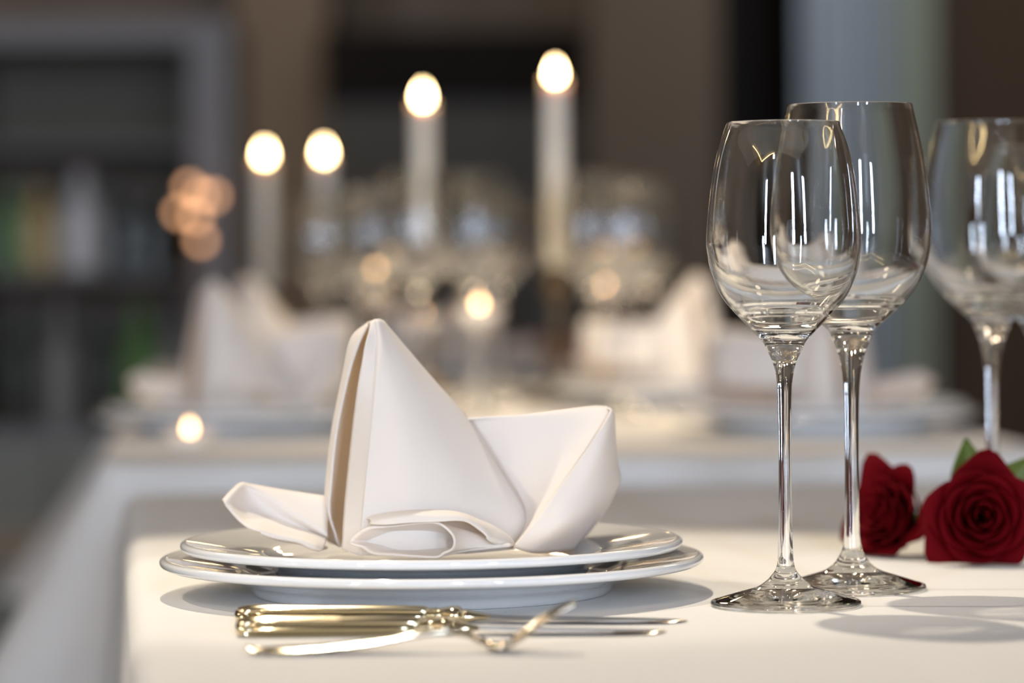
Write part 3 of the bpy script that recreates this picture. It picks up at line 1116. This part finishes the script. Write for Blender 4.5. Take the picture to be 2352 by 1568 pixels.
# ------------------------------------------------------------------ chairs beyond the tables
def chair(label, x, y, rz):
    t = thing('dining_chair', label, 'chair', (x, y, 0), rz, 'red leather chairs')
    box_obj('seat', (-.22, .22, -.22, .22, .42, .49), M['redchair'], t, .02)
    bm = bmesh.new()
    bx(bm, -.21, .21, .17, .23, .50, .78, .02)
    obj_bm('backrest', bm, M['redchair'], t)
    for sx in (-1, 1):
        tube('leg', [(sx * .19, -.19, 0), (sx * .19, -.19, .22), (sx * .19, -.19, .43)], [.014, .017, .02], M['wood'], t, 10, 2)
        tube('leg', [(sx * .19, .22, 0), (sx * .19, .20, .4), (sx * .19, .205, .60)], [.014, .02, .018], M['wood'], t, 10, 2)
    return t


p = at(1180, 800, 5.35)
chair('oxblood leather chair at the far end of the candlelit table', p.x, p.y, R(4))
p = at(2250, 800, 4.3)
chair('dark red leather chair right of the far table, behind the rose', p.x + .1, p.y, R(-60))

# ------------------------------------------------------------------ wine cabinet on the left
CY = 6.0


def cx(px):
    return at(px, 600, CY).x


def cz(py):
    return at(270, py, CY).z


cabx0, cabx1 = cx(-260), cx(532)
cabz = cz(45)
cab = thing('wine_cabinet', 'large blurred grey wine cabinet with bottles on its shelves, at left', 'cabinet', ((cabx0 + cabx1) / 2, CY, 0))
ox = (cabx0 + cabx1) / 2
hw = (cabx1 - cabx0) / 2
post = cx(532) - cx(438)
beam = cz(45) - cz(102)
lowz = cz(985)
bm = bmesh.new()
bx(bm, -hw, -hw + post, 0, .40, 0, cabz)
bx(bm, hw - post, hw, 0, .40, 0, cabz)
bx(bm, -hw + post, hw - post, 0, .40, cabz - beam, cabz)
bx(bm, -hw + post, hw - post, .01, .40, lowz - .03, lowz)
obj_bm('frame', bm, M['cabframe'], cab)
box_obj('back_panel', (-hw + post, hw - post, .37, .40, lowz, cabz - beam), M['cabback'], cab)
shelf_py = [326, 628]
for py in shelf_py:
    z = cz(py)
    box_obj('shelf', (-hw + post, hw - post, .03, .37, z - .012, z + .006), M['cabshelf'], cab)
box_obj('door', (-hw + post, -0.02, .0, .02, .05, lowz - .03), M['cabfront'], cab)
box_obj('door', (-0.01, hw - post, .0, .02, .05, lowz - .03), M['cabfront'], cab)
box_obj('rail', (-hw + post, hw - post, -.03, -.001, cz(1292), cz(1205)), M['rail'], cab)


def bottle(px, zbase, hh, r, material, label, yoff=0.14, grp='bottles in the wine cabinet'):
    t = thing('bottle', label, 'bottle', (cx(px), CY + yoff, zbase), 0, grp)
    lathe('body', [(0, 0.0), (r * .9, 0.0), (r, .004), (r, hh * .55), (r * .96, hh * .60), (r * .55, hh * .70), (r * .38, hh * .76), (r * .36, hh * .93), (0, hh * .93)], material, t, 28, 4, normals=False)
    lathe('capsule', [(0, hh * .931), (r * .40, hh * .931), (r * .41, hh * .985), (r * .36, hh), (0, hh)], M['cork'], t, 20, 2, normals=False)
    return t


z2 = cz(628) + .0063
z1 = lowz + .0005
bdat = [(165, z2, .19, .040, 'bottle_white', 'frosted white bottle on the middle shelf of the wine cabinet'),
        (68, z2, .165, .029, 'bottle_amber', 'yellow amber bottle left of the frosted white bottle'),
        (-5, z2, .17, .026, 'bottle_leaf', 'green bottle at the left frame edge on the cabinet middle shelf'),
        (268, z2, .16, .027, 'bottle_dark', 'dark bottle right of the frosted white bottle'),
        (330, z2, .15, .024, 'bottle_dark', 'dark bottle near the right post on the cabinet middle shelf'),
        (20, z1, .24, .036, 'bottle_dark', 'dark bottle at the left frame edge on the lowest cabinet shelf'),
        (115, z1, .24, .036, 'bottle_grey', 'pale bottle on the lowest cabinet shelf below the frosted white bottle'),
        (215, z1, .23, .036, 'bottle_dark', 'dark bottle in the middle of the lowest cabinet shelf'),
        (300, z1, .24, .036, 'bottle_leaf', 'green bottle on the lowest cabinet shelf beside the left napkin'),
        (385, z1, .24, .036, 'bottle_grey', 'pale bottle on the lowest cabinet shelf nearest the right post')]
for px, zb, hh, r, mm, lb in bdat:
    bottle(px, zb, hh, r, M[mm], lb)

# cluster of small amber bulbs hanging by the cabinet's right post
lampx, lampy = cx(455), CY - .12
tl = thing('lamp', 'cluster of small amber bulbs before the right post of the wine cabinet', 'lamp', (lampx, lampy, 0))
bpos = [(435, 430), (462, 448), (490, 450), (412, 488), (450, 497), (462, 552)]
for bxp, byp in bpos:
    p = at(bxp, byp, lampy)
    bm = bmesh.new()
    bmesh.ops.create_uvsphere(bm, u_segments=16, v_segments=10, radius=.0085)
    bb = obj_bm('bulb', bm, M['bulb'], tl, True)
    bb.location = (p.x - lampx, p.y - lampy, p.z)
zt = at(450, 400, lampy).z
tube('rod', [(0, .03, 0), (0, .03, zt * .5), (0, .03, zt)], [.006, .006, .005], M['brass'], tl, 8, 2)
lathe('base', [(0, 0), (.09, 0), (.09, .012), (.02, .02), (0, .02)], M['brass'], tl, 32, 2, normals=False)

# ------------------------------------------------------------------ far side of the room
def wx(px, Y):
    return at(px, 600, Y).x


Y1 = 8.2
# dark doorway niche between the wall panels
bm = bmesh.new()
bx(bm, wx(762, Y1), wx(1345, Y1), Y1, 9.0, 0, at(1050, 235, Y1).z)
d1 = struct(obj_bm('door_1', bm, M['dgrey']))
bm = bmesh.new()
bx(bm, wx(745, Y1), wx(1360, Y1), Y1 - .02, 9.0, at(1050, 235, Y1).z + .001, at(1050, 70, Y1).z)
struct(obj_bm('trim_1', bm, M['black']))
pl = struct(box_obj('trim_2', (wx(1362, 7.4), wx(1655, 7.4), 7.4, 8.1, 0, RZ1), M['pillar']))
pl2 = struct(box_obj('trim_3', (wx(1640, 8.3), wx(1850, 8.3), 8.3, 9.0, 0, RZ1), M['black']))
pl3 = struct(box_obj('trim_4', (wx(2150, 8.0), wx(2800, 8.0), 8.0, 9.0, 0, RZ1), M['walnut']))
pl4 = struct(box_obj('trim_5', (wx(540, 8.3), wx(760, 8.3), 8.3, 9.0, 0, RZ1), M['wall2']))


def curtain(px0, px1, Y, material, label, n, amp):
    x0, x1 = wx(px0, Y), wx(px1, Y)
    verts, faces = [], []
    k = n * 12
    nz = 10
    for j in range(nz + 1):
        f = j / nz
        for i in range(k + 1):
            u = i / k
            verts.append((x0 + (x1 - x0) * u, Y + amp * math.sin(u * n * 2 * PI) * (1.0 - .25 * f) + .008 * math.sin(u * 31 + 3 * f), 0.01 + (RZ1 - .02) * f))
    for j in range(nz):
        for i in range(k):
            a = j * (k + 1) + i
            faces.append((a, a + 1, a + k + 2, a + k + 1))
    o = link_mesh('curtain', verts, faces, material)
    s = o.modifiers.new('thickness', 'SOLIDIFY')
    s.thickness = .004
    return tag(o, label, 'curtain')


curtain(1845, 2060, 7.9, M['curtain'], 'pale blue grey curtain hanging behind the taller sharp glass', 4, .03)
curtain(2062, 2150, 7.95, M['curtain2'], 'narrow sage curtain right of the blue grey one', 2, .03)
spot('ceiling_wash', (1.0, 6.3, 2.9), (0.75, 8.2, 1.3), 60, (0.85, 0.93, 1.0), 60, 0.8, 0.05)
